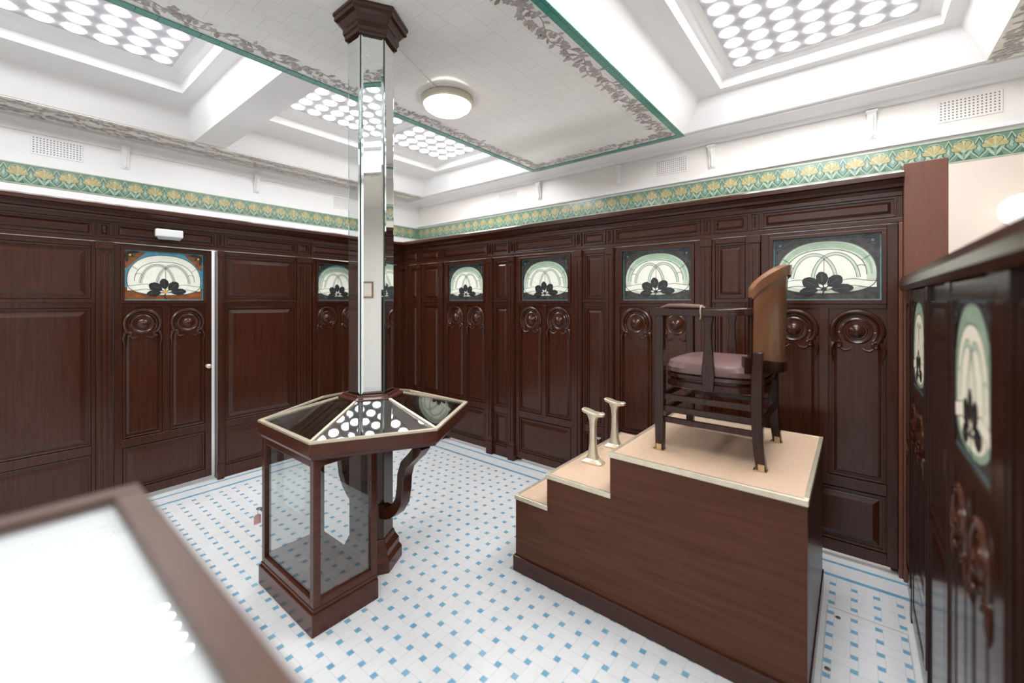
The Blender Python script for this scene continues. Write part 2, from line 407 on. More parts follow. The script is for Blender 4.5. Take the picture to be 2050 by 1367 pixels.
def skylight(i, x0, x1, y0, y1, nx, ny, label):
    z = 3.408
    o = MB().box(x0, x1, y0, y1, z, z+0.012).build('window_%d' % i, 'skyframe')
    setp(o, label, 'skylight', kind='structure')
    mb = MB(); px, py = (x1-x0)/nx, (y1-y0)/ny; r = 0.343*min(px, py)
    for a in range(nx):
        for b in range(ny):
            cx, cy = x0+(a+.5)*px, y0+(b+.5)*py
            mb.face([(cx+r*math.cos(-2*PI*k/18), cy+r*math.sin(-2*PI*k/18), z-0.004) for k in range(18)])
    mb.build('glass_lenses', 'lens', o)
skylight(1, 1.82, 2.78, 3.37, 4.32, 6, 6, 'skylight of round glass lenses beyond the mirrored column, left of it')
skylight(2, 2.92, 3.86, 3.37, 4.32, 6, 6, 'farthest skylight of round glass lenses, right of the mirrored column')
skylight(3, -0.03, 0.93, 3.37, 4.32, 6, 6, 'skylight of round glass lenses at the upper left of the ceiling')
skylight(4, 2.76, 3.85, -0.33, 0.77, 7, 7, 'large skylight of round glass lenses at the upper right')
skylight(5, -1.02, -0.10, 3.37, 4.32, 6, 6, 'skylight of round lenses on the left behind the viewer')
skylight(6, 1.70, 2.66, -0.33, 0.77, 6, 7, 'skylight of round lenses overhead on the right')
skylight(7, -0.2, 0.85, -0.33, 0.77, 7, 7, 'skylight of round lenses directly above the viewer')
skylight(8, -1.3, -0.3, -0.33, 0.77, 7, 7, 'skylight of round lenses behind the viewer')

def floral(A, x0, y0, x1, y1, wd, l, seed=1):
    rnd = random.Random(seed)
    ln = math.hypot(x1-x0, y1-y0); dx, dy = (x1-x0)/ln, (y1-y0)/ln
    P = lambda s, o: (x0+dx*s-dy*o, y0+dy*s+dx*o)
    base = math.atan2(dy, dx); n = max(2, int(ln/0.03)); am = wd*0.27
    for ph, m in ((0, 'fl_brown'), (PI, 'fl_sage')):
        A.ribbon([P(ln*i/n, am*math.sin(ln*i/n*13+ph)) for i in range(n+1)], 0.006, m, l)
    s = 0.03
    while s < ln-0.03:
        for ph in (0, PI):
            o = am*math.sin(s*13+ph); side = 1 if rnd.random() < 0.5 else -1
            A.leaf(*P(s, o), base+side*(0.6+rnd.random()*1.0), 0.042+rnd.random()*0.030, 0.019+0.012*rnd.random(), rnd.choice(('fl_mauve','fl_sage','fl_brown')), l+1+(ph > 0))
        if rnd.random() < 0.5:
            cx, cy = P(s, rnd.uniform(-.40,.40)*wd)
            for q in range(5): A.leaf(cx, cy, q*2*PI/5+rnd.random(), 0.030, 0.022, 'fl_mauve', l+3)
            A.ell(cx, cy, 0.007, 0.007, 'fl_sage', l+4, 8)
        s += 0.037
def tile_panel(x0, x1, y0, y1, sides, seed, gw=0.07, mat='ctile', green=True, w=0.15):
    p = MB().box(x0, x1, y0, y1, ZC-0.008, ZC-0.001).build('tile_panel', mat, ce)
    zb = ZC-0.009
    g = MB(); f = Art(); e = gw+w/2+0.008
    if 'a' in sides: g.box(x0, x1, y0, y0+gw, zb-0.006, zb); floral(f, x0, y0+e, x1-gw, y0+e, w, 0, seed)
    if 'b' in sides: g.box(x0, x1, y1-gw, y1, zb-0.006, zb); floral(f, x0, y1-e, x1-gw, y1-e, w, 0, seed+1)
    if 'e' in sides: g.box(x1-gw, x1, y0+gw, y1-gw, zb-0.006, zb); floral(f, x1-e, y0+gw, x1-e, y1-gw, w, 0, seed+2)
    if green: g.build('green_border', 'green', p)
    f.build('floral_border', lambda u, v, l: (u, v, zb-0.0003-l*.3), p)
    return p
tile_panel(X0, 4.25, 1.28, 3.11, 'abe', 3, 0.062)
tile_panel(X0, 4.25, -2.55, -0.69, 'be', 13, 0.01, 'btile', False)
tile_panel(X0, 4.42, 5.20, 5.60, 'e', 23, 0.05, 'btile', True, 0.1)
fa = Art(); floral(fa, X0, 5.30, 4.28, 5.30, 0.17, 0, 31); floral(fa, X0, 5.50, 4.28, 5.50, 0.17, 0, 33)
fa.build('floral_border', lambda u, v, l: (u, v, ZC-0.0093-l*.3), ce)

# ------------------------------------------------------------------ stained glass
def stained(gw, gh, scheme):
    A = Art(); sx, sz = gw/0.52, gh/0.38
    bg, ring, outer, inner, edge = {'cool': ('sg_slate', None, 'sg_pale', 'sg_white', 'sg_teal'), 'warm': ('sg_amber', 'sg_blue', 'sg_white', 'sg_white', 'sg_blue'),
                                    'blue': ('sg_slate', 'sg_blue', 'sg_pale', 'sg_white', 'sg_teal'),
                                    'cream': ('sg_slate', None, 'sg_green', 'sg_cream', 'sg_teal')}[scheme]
    tall = scheme == 'cream'
    A.rect(-.26, .26, 0, .38, bg, 0)
    for r in ((-.26, .26, 0, .008), (-.26, .26, .372, .38), (-.26, -.252, 0, .38), (.252, .26, 0, .38)): A.rect(*r, edge, 1)
    if scheme == 'warm':       # teal pieces between the amber corners
        A.poly([(-.12, .372), (.12, .372), (.19, .30), (-.19, .30)], 'sg_blue', 1)
        for s in (-1, 1): A.poly([(s*.252, .10), (s*.252, .24), (s*.20, .27), (s*.20, .10)], 'sg_blue', 1)
    cz, RX, RT, RB = .152, .240, .202, .110
    if tall: RX, RT, RB = .246, .220, .136
    def D(rx, rt, rb, c=cz, n=48):       # rounded top, flatter foot
        o = []
        for i in range(n):
            t = 2*PI*i/n; a, b = math.cos(t), math.sin(t)
            o.append((rx*math.copysign(abs(a)**.86, a), c+(rt*abs(b)**.90 if b > 0 else -rb*abs(b)**0.62)))
        return o
    if ring: A.ribbon(arc(0, cz, RX+.006, RT+.008, 0.0, PI, 40), .018, ring, 2)
    O = D(RX, RT, RB); I = D(RX-.044, RT-.046, RB-.02, cz-.004)
    A.poly(O, outer, 3); A.ribbon(O, .0045, 'lead', 8, True)
    if scheme != 'warm':
        A.ribbon([((a[0]+b[0])/2, (a[1]+b[1])/2) for a, b in zip(O[0:25], I[0:25])], [0.008+0.026*math.sin(PI*i/24) for i in range(25)], 'sg_green', 4)
    A.poly(I, inner, 5); A.ribbon(I[0:25], .0035, 'lead', 8)
    # two overlapping smooth arcs and side swells
    for s in (-1, 1):
        c0 = s*.052
        A.ribbon(arc(c0, .118, .108, .158, 0.10, PI-0.10, 30), .014 if scheme != 'warm' else .004, 'sg_pale' if scheme != 'warm' else 'lead', 6)
        for q in (-.008, .008): A.ribbon(arc(c0, .118, .108+q, .158+q, 0.10, PI-0.10, 30), .0026, 'lead', 8)
        A.ribbon([(s*(.150+.040*i/8), .196+.010*math.sin(PI*i/8)) for i in range(9)], .003, 'lead', 8)
    A.ribbon([(0, .15), (0, .258)], .003, 'lead', 8)
    for i in (4, 20): A.ribbon([I[i], O[i]], .003, 'lead', 8)
    # swagged ribbon across the foot
    band = [(-.238+.476*i/24, .106-.012*math.cos(4*PI*i/24)-.016*math.sin(PI*i/24)) for i in range(25)]
    A.ribbon(band, .036, inner, 7)
    for o in (-.019, .019): A.ribbon([(x, z+o) for x, z in band], .003, 'lead', 8)
    # large irregular spray of separate rounded leaves on thin stems
    lf = ((0,.05), (.24,.10), (.36,.60), (.58,1), (.82,.86), (.97,.35), (1.0,0), (.97,-.35), (.82,-.86), (.58,-1), (.36,-.60), (.24,-.10), (0,-.05))
    lv = ((1.72,.108,.062), (2.62,.122,.072), (0.76,.112,.070), (3.26,.122,.050), (0.06,.138,.054))
    for a, ln, wd in lv: A.leaf(0.0, .066, a, ln, wd, 'sg_dark', 10, lf)
    for a, ln, wd in lv: A.ribbon([(.045*math.cos(a), .066+.045*math.sin(a)), (.84*ln*math.cos(a), .066+.84*ln*math.sin(a))], .0025, 'lead', 12)
    A.ell(0, .068, .015, .012, 'sg_yellow' if scheme == 'warm' else 'sg_dark', 13, 12)
    A.ribbon([(0, .06), (-.008, .035), (.006, .010)], .007, 'sg_dark', 9)
    for s in (-1, 1):       # corner sprays
        for a, ln in ((0.05, .085), (-0.6, .065), (-1.45, .075)):
            A.leaf(s*.246, .362, a if s < 0 else PI-a, ln, .022, 'sg_dark', 9)
        A.ribbon([(s*.25, .31), (s*.20, .335), (s*.15, .372)], .003, 'lead', 9)
        A.ell(s*.222, .342, .008, .008, 'sg_yellow' if scheme == 'warm' else 'sg_teal', 11, 10)
    for q in A.p:
        q[0][:] = [(x*sx, z*sz) for x, z in q[0]]
    return A

# ------------------------------------------------------------------ doors
def door_leaf(w, g0, g1, gw, zt, low, dp=1.0):
    mb = MB(); a, b = -w/2, w/2; T = 0.035; q = gw/2
    z0 = 0.035
    mb.box(a, b, 0, T, z0, g0); mb.box(a, b, 0, T, g1, zt); mb.box(a, -q, 0, T, g0, g1); mb.box(q, b, 0, T, g0, g1)
    s = 0.045; F = -0.014*dp
    mb.box(a, a+s, F, 0, z0, zt); mb.box(b-s, b, F, 0, z0, zt)
    lr = 0.42*low
    rails = [(g1+0.02, zt), (g0-0.045, g0-0.02), (lr, lr+0.06), (z0, 0.10)]
    for r in rails: mb.box(a+s, b-s, F, 0, *r)
    mb.box(-0.022, 0.022, F, 0, lr+0.06, g0-0.045)
    mb.ring_rect(-q-0.02, q+0.02, g0-0.02, g1+0.02, 0.022, -0.024*dp, 0.0)
    # tall panels: side mouldings run up and into the horseshoe arch
    mt = g0-0.225
    for sg in (-1, 1):
        xa, xb = sorted((sg*0.028, sg*(w/2-s-0.005)))
        z1 = lr+0.068; md = 0.012*dp
        mb.box(xa, xa+0.010, -md, 0.002, z1, mt+.01); mb.box(xb-0.010, xb, -md, 0.002, z1, mt+.01); mb.box(xa+.010, xb-.010, -md, 0.002, z1, z1+0.010)
        e = .018; i2 = .016; d = 0.009*dp
        mb.loft([[(xa+e, 0, z1+e), (xb-e, 0, z1+e), (xb-e, 0, mt+.05), (xa+e, 0, mt+.05)], [(xa+e+i2, -d, z1+e+i2), (xb-e-i2, -d, z1+e+i2), (xb-e-i2, -d, mt+.04), (xa+e+i2, -d, mt+.04)]])
    mb.raised(a+s+0.006, b-s-0.006, 0.106, lr-0.008, 0, 0.010*dp, 0.03, 0.012, 0.012*dp)
    return mb
def medallion_mesh():
    """wide horseshoe arch round a large boss, its scrolled feet running down into the long panel"""
    mb = MB()
    mb.lathe_y(0, 0, 0, [(0.076, 0.0), (0.076, 0.009), (0.068, 0.014), (0.058, 0.010), (0.050, 0.009), (0.046, 0.015), (0.040, 0.014), (0.034, 0.022), (0.020, 0.031), (0.002, 0.034)], 30)
    hs = lambda Rr, a0, y: [(Rr*math.cos(t), y, Rr*math.sin(t)) for t in [R(a0)+R(180-2*a0)*i/30 for i in range(31)]]
    mb.tube(hs(0.112, -34, -0.008), 0.0145, 8)
    mb.tube(hs(0.091, -38, -0.006), 0.006, 6)
    for s in (-1, 1):
        sp = []
        for i in range(22):
            t = -0.6+i/21*3.9*PI/2; rr = 0.031*(1-i/26)
            sp.append((s*(0.086+rr*math.cos(t)), -0.010, -0.084+rr*math.sin(t)))
        mb.tube(sp, 0.009, 6)
        mb.tube([(s*0.104, -0.009, -0.070), (s*0.118, -0.011, -0.105), (s*0.117, -0.011, -0.135), (s*0.110, -0.009, -0.160), (s*0.109, -0.006, -0.180)], [.010, .014, .011, .007, .003], 8, .8)
        mb.tube([(s*0.074, -0.009, -0.100), (s*0.056, -0.010, -0.112), (s*0.034, -0.009, -0.106), (s*0.020, -0.006, -0.092)], [.009, .011, .008, .003], 8, .8)
    return mb
med_data = None
def door(i, loc, rz, label, w=0.651, g0=1.505, g1=1.885, gw=0.52, zt=1.925, scheme='cool', low=1.0, hinge=None, knob=None, dp=1.0, mat='wood'):
    global med_data
    mb = door_leaf(w, g0, g1, gw, zt, low, dp)
    if hinge:
        for v in mb.bm.verts: v.co.x += w/2
    off = w/2 if hinge else 0
    d = mb.build('door_%d' % i, mat, bevel=0.002*min(1, dp+.1), loc=loc, rz=rz)
    setp(d, label, 'door', kind='structure')
    gy = 0.008*dp
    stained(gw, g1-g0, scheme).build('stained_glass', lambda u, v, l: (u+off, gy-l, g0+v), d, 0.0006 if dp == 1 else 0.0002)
    for s in (-1, 1):
        if med_data is None:
            o = medallion_mesh().build('carved_medallion', 'wood', d, smooth=True); med_data = o.data
        else:
            o = bpy.data.objects.new('carved_medallion', med_data); C.objects.link(o); o.parent = d
        o.location = (off+s*w*0.232, 0, g0-0.176)
        k = min(1.0, w/0.645); o.scale = (k, max(dp, .5), k)
    if knob is not None:
        kb = MB(); kb.lathe_y(off+knob, -0.014, 0.96, [(0.016, 0), (0.016, 0.004), (0.007, 0.006), (0.007, 0.02), (0.018, 0.026), (0.018, 0.038), (0.008, 0.044)], 16)
        kb.build('door_knob', 'palebrass', d, smooth=True)
    return d

doorsR = [(1, 3.153, 'stall door nearest the corner on the right, with green and white arched stained glass'),
          (2, 2.157, 'second stall door from the corner along the right, behind the footrests and column'),
          (3, 1.152, 'third stall door from the corner along the right, partly behind the chair'),
          (4, 0.140, 'rightmost stall door of the far right row, behind the chair back')]
for i, y, lab in doorsR: door(i, (XW, y, 0), R(-90), lab)
door(5, (0.565, YW, 0), R(3.0), 'left stall door ajar with amber and blue stained glass, under the white emergency light', w=0.61, gw=0.50, scheme='warm', hinge=True, knob=0.275)
door(6, (2.01, YW, 0), R(9), 'stall door standing open just left of the mirrored column', w=0.615, gw=0.50, scheme='blue', hinge=True)

# ------------------------------------------------------------------ wood stall fronts
def pilaster(par, a0, a1, z0=0.0, zt=1.925, d=0.035, lip=(1, 1)):
    mb = MB(); mb.box(a0, a1, -d, 0.02, z0, zt)
    mb.box(a0-0.03*lip[0], a1+0.03*lip[1], 0.037, 0.055, z0, zt)
    mb.box(a0, a1, 0.02, 0.037, z0, zt)
    mb.box(a0-0.004, a1+0.004, -d-0.012, -0.016, z0, z0+0.13)
    mb.box(a0-0.004, a1+0.004, -d-0.010, -0.016, zt-0.05, zt)
    n = max(1, int((a1-a0)/0.028)); w = (a1-a0)/n
    for k in range(n):
        mb.box(a0+k*w+w*0.2, a0+k*w+w*0.8, -d-0.007, -d, z0+0.17, zt-0.085)
    return mb.build('pilaster', 'wood', par, bevel=0.002)
def panel_bay(par, a0, a1):
    mb = MB(); F = -0.016
    mb.box(a0, a1, 0, 0.036, 0, 1.925)
    s = 0.02
    mb.box(a0, a0+s, F, 0, 0, 1.925); mb.box(a1-s, a1, F, 0, 0, 1.925)
    for r in ((0, 0.10), (0.42, 0.48), (1.455, 1.515), (1.89, 1.925)): mb.box(a0+s, a1-s, F, 0, *r)
    big = (a1-a0) > 0.35
    for r in ((0.105, 0.415), (0.485, 1.45), (1.52, 1.885)):
        mb.raised(a0+s+0.004, a1-s-0.004, r[0], r[1], 0, 0.010, 0.03 if big else 0.018, 0.012, 0.013)
    mb.box(a0, a1, -0.026, 0, 1.492, 1.512)
    return mb.build('wood_panel', 'wood', par, bevel=0.002)
def header(par, a0, a1, breaks, ext=None):
    mb = MB(); mb.box(a0, a1, -0.012, 0.05, 1.93, 2.16)
    mb.box(a0, a1, -0.028, 0, 1.93, 1.955); mb.box(a0, a1, -0.022, 0, 2.075, 2.10)
    if ext: mb.box(a1, ext, -0.010, 0.05, 1.0, 2.16)
    mb.build('header_board', 'wood_h', par, bevel=0.002)
    for k in range(len(breaks)-1):
        b0, b1 = breaks[k], breaks[k+1]
        f = MB(); f.raised(b0+0.008, b1-0.008, 1.96, 2.07, -0.012, 0.012, 0.015, 0.010, 0.012); f.build('header_panel', 'wood_h', par, bevel=0.0015)
    prof = [(0.05, 2.10), (-0.02, 2.10), (-0.03, 2.115), (-0.045, 2.12), (-0.05, 2.135), (-0.075, 2.155), (-0.09, 2.16), (-0.09, 2.185), (-0.08, 2.195), (0.05, 2.195)]
    c = MB(); c.poly_ext(prof, lambda p: (a0, p[0], p[1]), lambda p: (a1, p[0], p[1])); c.build('cornice', 'wood_h', par)

sr = thing('wall_stalls_right', (XW, YW, 0), 'dark mahogany panelled stall front along the right side', 'wall', R(-90), kind='structure')
cen = [YW-y for _, y, _ in doorsR]; hw = 0.3275
brk = [0.06]
prev = 0.0
for k, c in enumerate(cen):
    a0, a1 = prev, c-hw
    if k == 0:
        pilaster(sr, 0.02, 0.10, lip=(0, 0)); panel_bay(sr, 0.10, 0.27); pilaster(sr, 0.27, 0.34, lip=(0, 0)); panel_bay(sr, 0.34, a1-0.07); pilaster(sr, a1-0.07, a1)
        brk += [0.27, 0.34, a1-0.07, a1]
    else:
        pilaster(sr, a0, a0+0.066); panel_bay(sr, a0+0.066, a1-0.066); pilaster(sr, a1-0.066, a1)
        brk += [a0, a0+0.066, a1-0.066, a1]
    prev = c+hw
brk += [prev]
header(sr, 0, prev+0.018, brk)
ep = MB(); ep.box(prev+0.018, prev+0.186, -0.06, 0.10, 0, 2.235); ep.box(prev-0.03, prev+0.018, 0.037, 0.055, 0, 1.925); ep.box(prev, prev+0.018, -0.03, 0.05, 0, 1.93); ep.build('end_post', 'endpost', sr, bevel=0.004)
sl = thing('wall_stalls_left', (0, YW, 0), 'dark mahogany panelled stall front along the left side', 'wall', 0, kind='structure')
pilaster(sl, -1.79, -1.70, lip=(0,0)); panel_bay(sl, -1.70, -1.0); pilaster(sl, -1.0, -0.87); panel_bay(sl, -0.87, -0.25); pilaster(sl, -0.25, -0.15)
panel_bay(sl, -0.15, 0.47); pilaster(sl, 0.47, 0.558, lip=(1, 0)); pilaster(sl, 1.205, 1.245, lip=(0, 1)); panel_bay(sl, 1.245, 1.855); pilaster(sl, 1.855, 1.995, lip=(1, 0))
pilaster(sl, 2.645, 2.72, lip=(0, 1)); panel_bay(sl, 2.72, 3.02); pilaster(sl, 3.02, 3.09, lip=(0, 0))
header(sl, -1.8, 3.045, [-1.7, -1.0, -0.9, -0.25, -0.15, 0.47, 0.56, 1.2, 1.25, 1.855, 1.99, 2.64, 2.72, 3.02], ext=3.18)

# ------------------------------------------------------------------ low partition on the right, near
lp = thing('wall_partition_near', (0, -0.205, 0), 'low dark mahogany partition with stained glass doors at the right edge', 'wall', PI, kind='structure')
for x0, x1 in ((0.62, 0.68), (1.09, 1.19), (1.665, 1.75), (2.13, 2.19), (2.70, 2.76)):
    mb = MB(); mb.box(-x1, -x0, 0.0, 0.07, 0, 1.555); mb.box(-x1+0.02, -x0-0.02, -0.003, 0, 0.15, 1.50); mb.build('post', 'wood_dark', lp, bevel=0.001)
cap = MB(); cap.poly_ext([(-0.012, 1.555), (-0.02, 1.575), (-0.02, 1.60), (-0.012, 1.625), (0.09, 1.625), (0.10, 1.60), (0.10, 1.575), (0.09, 1.555)], lambda p: (-3.04, p[0], p[1]), lambda p: (-0.62, p[0], p[1]))
cap.build('capping_rail', 'wood_h', lp)
def lowpanel(x0, x1):
    mb = MB(); mb.box(-x1, -x0, 0.012, 0.06, 0, 1.555)
    mb.raised(-x1+0.01, -x0-0.01, 0.12, 0.72, 0.012, 0.006, md=.006); mb.raised(-x1+0.01, -x0-0.01, 0.76, 1.5, 0.012, 0.006, md=.006)
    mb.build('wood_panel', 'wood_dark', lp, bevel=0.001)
lowpanel(0.68, 1.09); lowpanel(1.75, 2.13); lowpanel(2.76, 3.03)
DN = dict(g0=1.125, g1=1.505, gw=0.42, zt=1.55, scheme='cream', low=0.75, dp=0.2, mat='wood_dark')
door(7, (1.4275, -0.21, 0), PI, 'nearest low door with tall cream and green stained glass at the right edge', w=0.472, **DN)
door(8, (2.445, -0.21, 0), PI, 'farther low door of the near partition, beside the end post', w=0.507, **DN)

# ------------------------------------------------------------------ mirrored column
CX, CY = 1.385, 2.165
def hexa(r, z, rot=30): return [(r*math.cos(R(rot+60*k)), r*math.sin(R(rot+60*k)), z) for k in range(6)]
col = thing('mirrored_column', (CX, CY, 0), 'tall hexagonal mirrored column with dark wood capital rising to the ceiling', 'column')
MB().loft([hexa(r, z) for r, z in ((0.172,0.0), (0.172,0.06), (0.155,0.085), (0.155,0.115), (0.135,0.145), (0.125,0.17))]).build('foot', 'table', col, bevel=0.003)
MB().loft([hexa(0.120, 0.17), hexa(0.120, 0.986)]).build('post', 'wood', col, bevel=0.003)
MB().loft([hexa(0.124, 0.986), hexa(0.124, 2.98)]).build('shaft_core', 'mirroredge', col)
MB().loft([hexa(r, z) for r, z in ((0.123,2.965), (0.145,2.97), (0.145,2.99), (0.155,3.0), (0.155,3.03), (0.18,3.06), (0.20,3.068), (0.20,3.09), (0.208,3.095), (0.208,3.112))]).build('capital', 'wood_h', col, bevel=0.003)
for k in range(6):
    a = R(60*k); n = Vector((math.cos(a), math.sin(a), 0)); t_ = Vector((-math.sin(a), math.cos(a), 0)); ap = 0.124*math.cos(R(30))+0.0004
    rg = lambda w, z0, z1, d: [n*(ap+d)+t_*x+Vector((0,0,z)) for x, z in ((-w,z0), (w,z0), (w,z1), (-w,z1))]
    MB().loft([rg(0.0575, 0.99, 2.962, 0), rg(0.0575, 0.99, 2.962, 0.0015), rg(0.047, 1.003, 2.949, 0.0046)]).build('mirror_panel', 'mirror', col)

# ------------------------------------------------------------------ hexagonal display case around the column
dc = thing('display_case', (CX, CY, 0), 'hexagonal wooden display table with sloping brass-edged glass top around the mirrored column', 'display case')
MB().loft([hexa(r, z) for r, z in ((0.13,0.785), (0.555,0.785), (0.56,0.80), (0.572,0.805), (0.572,0.862), (0.55,0.862), (0.55,0.845), (0.13,0.845))], close=True).build('apron', 'table', dc, bevel=0.002)
ro, ri, zo, zi = 0.560, 0.165, 0.868, 0.960
for k in range(6):
    a, b = R(30+60*k), R(90+60*k)
    q = [Vector((r*math.cos(t2), r*math.sin(t2), z)) for r, t2, z in ((ro-.012,a,zo), (ro-.012,b,zo), (ri+.01,b,zi), (ri+.01,a,zi))]
    MB().loft([q, [p+Vector((0,0,0.003)) for p in q]]).build('glass_pane', 'topglass', dc)
    MB().bar((ro*math.cos(a), ro*math.sin(a), zo+0.004), (ri*math.cos(a), ri*math.sin(a), zi+0.004), 0.014, 0.010).build('ridge_bar', 'palebrass', dc)
MB().loft([hexa(r, z) for r, z in ((ro-.014,0.863), (ro+.012,0.863), (ro+.012,0.873), (ro-.014,0.873))], close=True).build('edge_strip', 'palebrass', dc)
MB().loft([hexa(r, z) for r, z in ((0.135,0.945), (0.185,0.950), (0.18,0.968), (0.16,0.975), (0.155,0.986), (0.135,0.986))], close=True).build('collar', 'table', dc, bevel=0.002)
bx0, bx1, by0, by1 = -0.475, -0.150, -0.285, 0.285
MB().box(bx0-.012, bx1, by0-.012, by1+.012, 0, 0.10).box(bx0-.004, bx1, by0-.004, by1+.004, 0.10, 0.118).build('plinth', 'table', dc, bevel=0.003)
fr = MB(); pw = 0.034
for x in (bx0, bx1-pw):
    for y in (by0, by1-pw): fr.box(x, x+pw, y, y+pw, 0.118, 0.784)
for y in (by0, by1-pw):
    for z in (0.118, 0.75): fr.box(bx0+pw, bx1-pw, y, y+pw, z, z+0.034)
for x in (bx0, bx1-pw):
    for z in (0.118, 0.75): fr.box(x, x+pw, by0+pw, by1-pw, z, z+0.034)
frame = fr.build('cabinet_frame', 'table', dc, bevel=0.002)
for y in (by0+0.012, by1-0.016): MB().box(bx0+pw, bx1-pw, y, y+0.004, 0.152, 0.75).build('side_glass', 'glass', frame)
MB().box(bx0+0.012, bx0+0.016, by0+pw, by1-pw, 0.152, 0.75).build('front_glass', 'glass', frame)
def bracket(ang):
    path = [(0.46,0.775), (0.43,0.73), (0.385,0.69), (0.335,0.645), (0.31,0.58), (0.305,0.51), (0.29,0.44), (0.25,0.385), (0.20,0.35), (0.155,0.335), (0.115,0.33)]
    wds = [.055,.045,.04,.042,.045,.045,.045,.045,.05,.055,.06]
    L, Q = [], []
    for i, p in enumerate(path):
        a, b = path[max(i-1,0)], path[min(i+1,len(path)-1)]; dx, dz = b[0]-a[0], b[1]-a[1]; q = math.hypot(dx, dz)
        L.append((p[0]-dz/q*wds[i]/2*1.2, p[1]+dx/q*wds[i]/2*1.2)); Q.append((p[0]+dz/q*wds[i]/2*1.2, p[1]-dx/q*wds[i]/2*1.2))
    ca, sa = math.cos(ang), math.sin(ang)
    mb = MB(); rings = []
    for l, q in zip(L, Q):
        l = (l[0], min(l[1], .784)); q = (q[0], min(q[1], .784))
        rings.append([(r*ca-o*sa, r*sa+o*ca, z) for (r, z), o in ((l,-.03), (q,-.03), (q,.03), (l,.03))])
    mb.loft(rings); mb.build('bracket', 'wood', dc, bevel=0.004, smooth=True)
for a in (90, 270): bracket(R(a))

ky = thing('key', (0.905, 2.452, 0.375), 'small dark key with pink paper tag in the side of the display case', 'key')
kb = MB(); kb.tube([(0.015,0.0,0), (0.015,0.045,0)], 0.004, 8)
kb.tube([(0.015+0.013*math.cos(t), 0.058+0.013*math.sin(t), 0) for t in [2*PI*i/16 for i in range(17)]], 0.003, 6)
kb.build('shank', 'steel', ky, smooth=True)
tg = MB(); tg.poly_ext([(-.018,-.085), (.018,-.085), (.018,-.042), (.010,-.033), (-.010,-.033), (-.018,-.042)], lambda p: (0.010+p[0], 0.069, p[1]), lambda p: (0.010+p[0], 0.071, p[1])); tag = tg.build('tag', 'pink', ky)
MB().tube([(0.015,0.068,0.0), (0.012,0.07,-0.02), (0.010,0.07,-0.035)], 0.0012, 6).build('string', 'rope', tag)

# framed print on the wall beyond, seen mirrored in the column
pc = thing('framed_print', (-1.16, Y0, 1.70), 'small red-brown framed print mirrored in the front strip of the column', 'picture', PI)
f = MB(); f.ring_rect(-.10, .10, -.14, .14, .022, -.025, 0); f.build('frame', 'redframe', pc, bevel=0.003)
MB().box(-.08, .08, -.010, 0, -.12, .12).build('print', 'paper', pc)

# ------------------------------------------------------------------ shoe shine platform
PX0, PX1, PY0, PY1, PY2, PY3 = 1.85, 2.76, 0.13, 0.90, 1.26, 1.47
pf = thing('stepped_platform', ((PX0+PX1)/2, (PY0+PY3)/2, 0), 'dark wooden stepped platform with tan top carrying the chair', 'platform')
def L(x0, x1, y0, y1, z0, z1, mb):
    ox, oy = (PX0+PX1)/2, (PY0+PY3)/2
    return mb.box(x0-ox, x1-ox, y0-oy, y1-oy, z0, z1)
b = MB(); L(PX0, PX1, PY0, PY1, 0.075, 0.765, b); L(PX0, PX1, PY1, PY2, 0.075, 0.57, b); L(PX0, PX1, PY2, PY3, 0.075, 0.40, b)
b.build('body', 'platform', pf)
b = MB(); L(PX0-0.012, PX1+0.012, PY0-0.006, PY3+0.012, 0, 0.085, b); b.build('plinth', 'wood_h', pf, bevel=0.003)
for y0, y1, z in ((PY0, PY1, 0.765), (PY1, PY2, 0.57), (PY2, PY3, 0.40)):
    b = MB(); L(PX0+0.012, PX1-0.012, y0+0.012, y1-0.010, z, z+0.017, b); tr = b.build('tread', 'cork', pf)
    b = MB(); L(PX0-0.006, PX0+0.012, y0-0.004, y1+0.006, z-0.004, z+0.020, b); L(PX1-0.012, PX1+0.006, y0-0.004, y1+0.006, z-0.004, z+0.020, b)
    L(PX0+0.012, PX1-0.012, y1-0.011, y1+0.006, z-0.004, z+0.020, b); L(PX0+0.012, PX1-0.012, y0-0.004, y0+0.013, z-0.004 if y0 == PY0 else z, z+0.020, b)
    b.build('brass_nosing', 'palebrass', tr, bevel=0.002)

def footrest(x, y, label):
    z0 = 0.5875
    f = thing('footrest', (x, y, z0), label, 'footrest', group='brass footrests on the step')
    def rr(hx, hy, z, n=20, ox=0, oy=0):
        o = []
        for i in range(n):
            a = 2*PI*i/n; c, s = math.cos(a), math.sin(a); e = 0.45
            o.append((ox+hx*math.copysign(abs(c)**e, c), oy+hy*math.copysign(abs(s)**e, s), z))
        return o
    MB().loft([rr(.040,.064,0), rr(.040,.064,.009), rr(.034,.054,.014), rr(.026,.036,.026)]).build('base', 'palebrass', f, smooth=True)
    MB().loft([rr(.026,.036,.024), rr(.020,.026,.05), rr(.015,.019,.11), rr(.014,.017,.19), rr(.016,.020,.24), rr(.020,.034,.272)]).build('stem', 'palebrass', f, smooth=True)
    sole = [(0,.068), (.022,.062), (.031,.045), (.030,.018), (.023,-.015), (.023,-.036), (.026,-.052), (.019,-.067), (0,-.072)]
    sole = sole+[(-a, c) for a, c in sole[-2:0:-1]]
    zz = lambda q: 0.276+0.20*q+(0.012 if q < -0.05 else 0)
    MB().loft([[(a*.8, c*.95, zz(c)-.006) for a, c in sole], [(a*.9, c, zz(c)) for a, c in sole], [(a*.9, c, zz(c)+.008) for a, c in sole], [(a*.8, c*.95, zz(c)+.012) for a, c in sole]]).build('sole_plate', 'palebrass', f, smooth=True)
footrest(2.150, 1.15, 'nearer brass shoe footrest on the middle step of the platform')
footrest(2.46, 1.165, 'farther brass shoe footrest, behind the nearer one on the step')

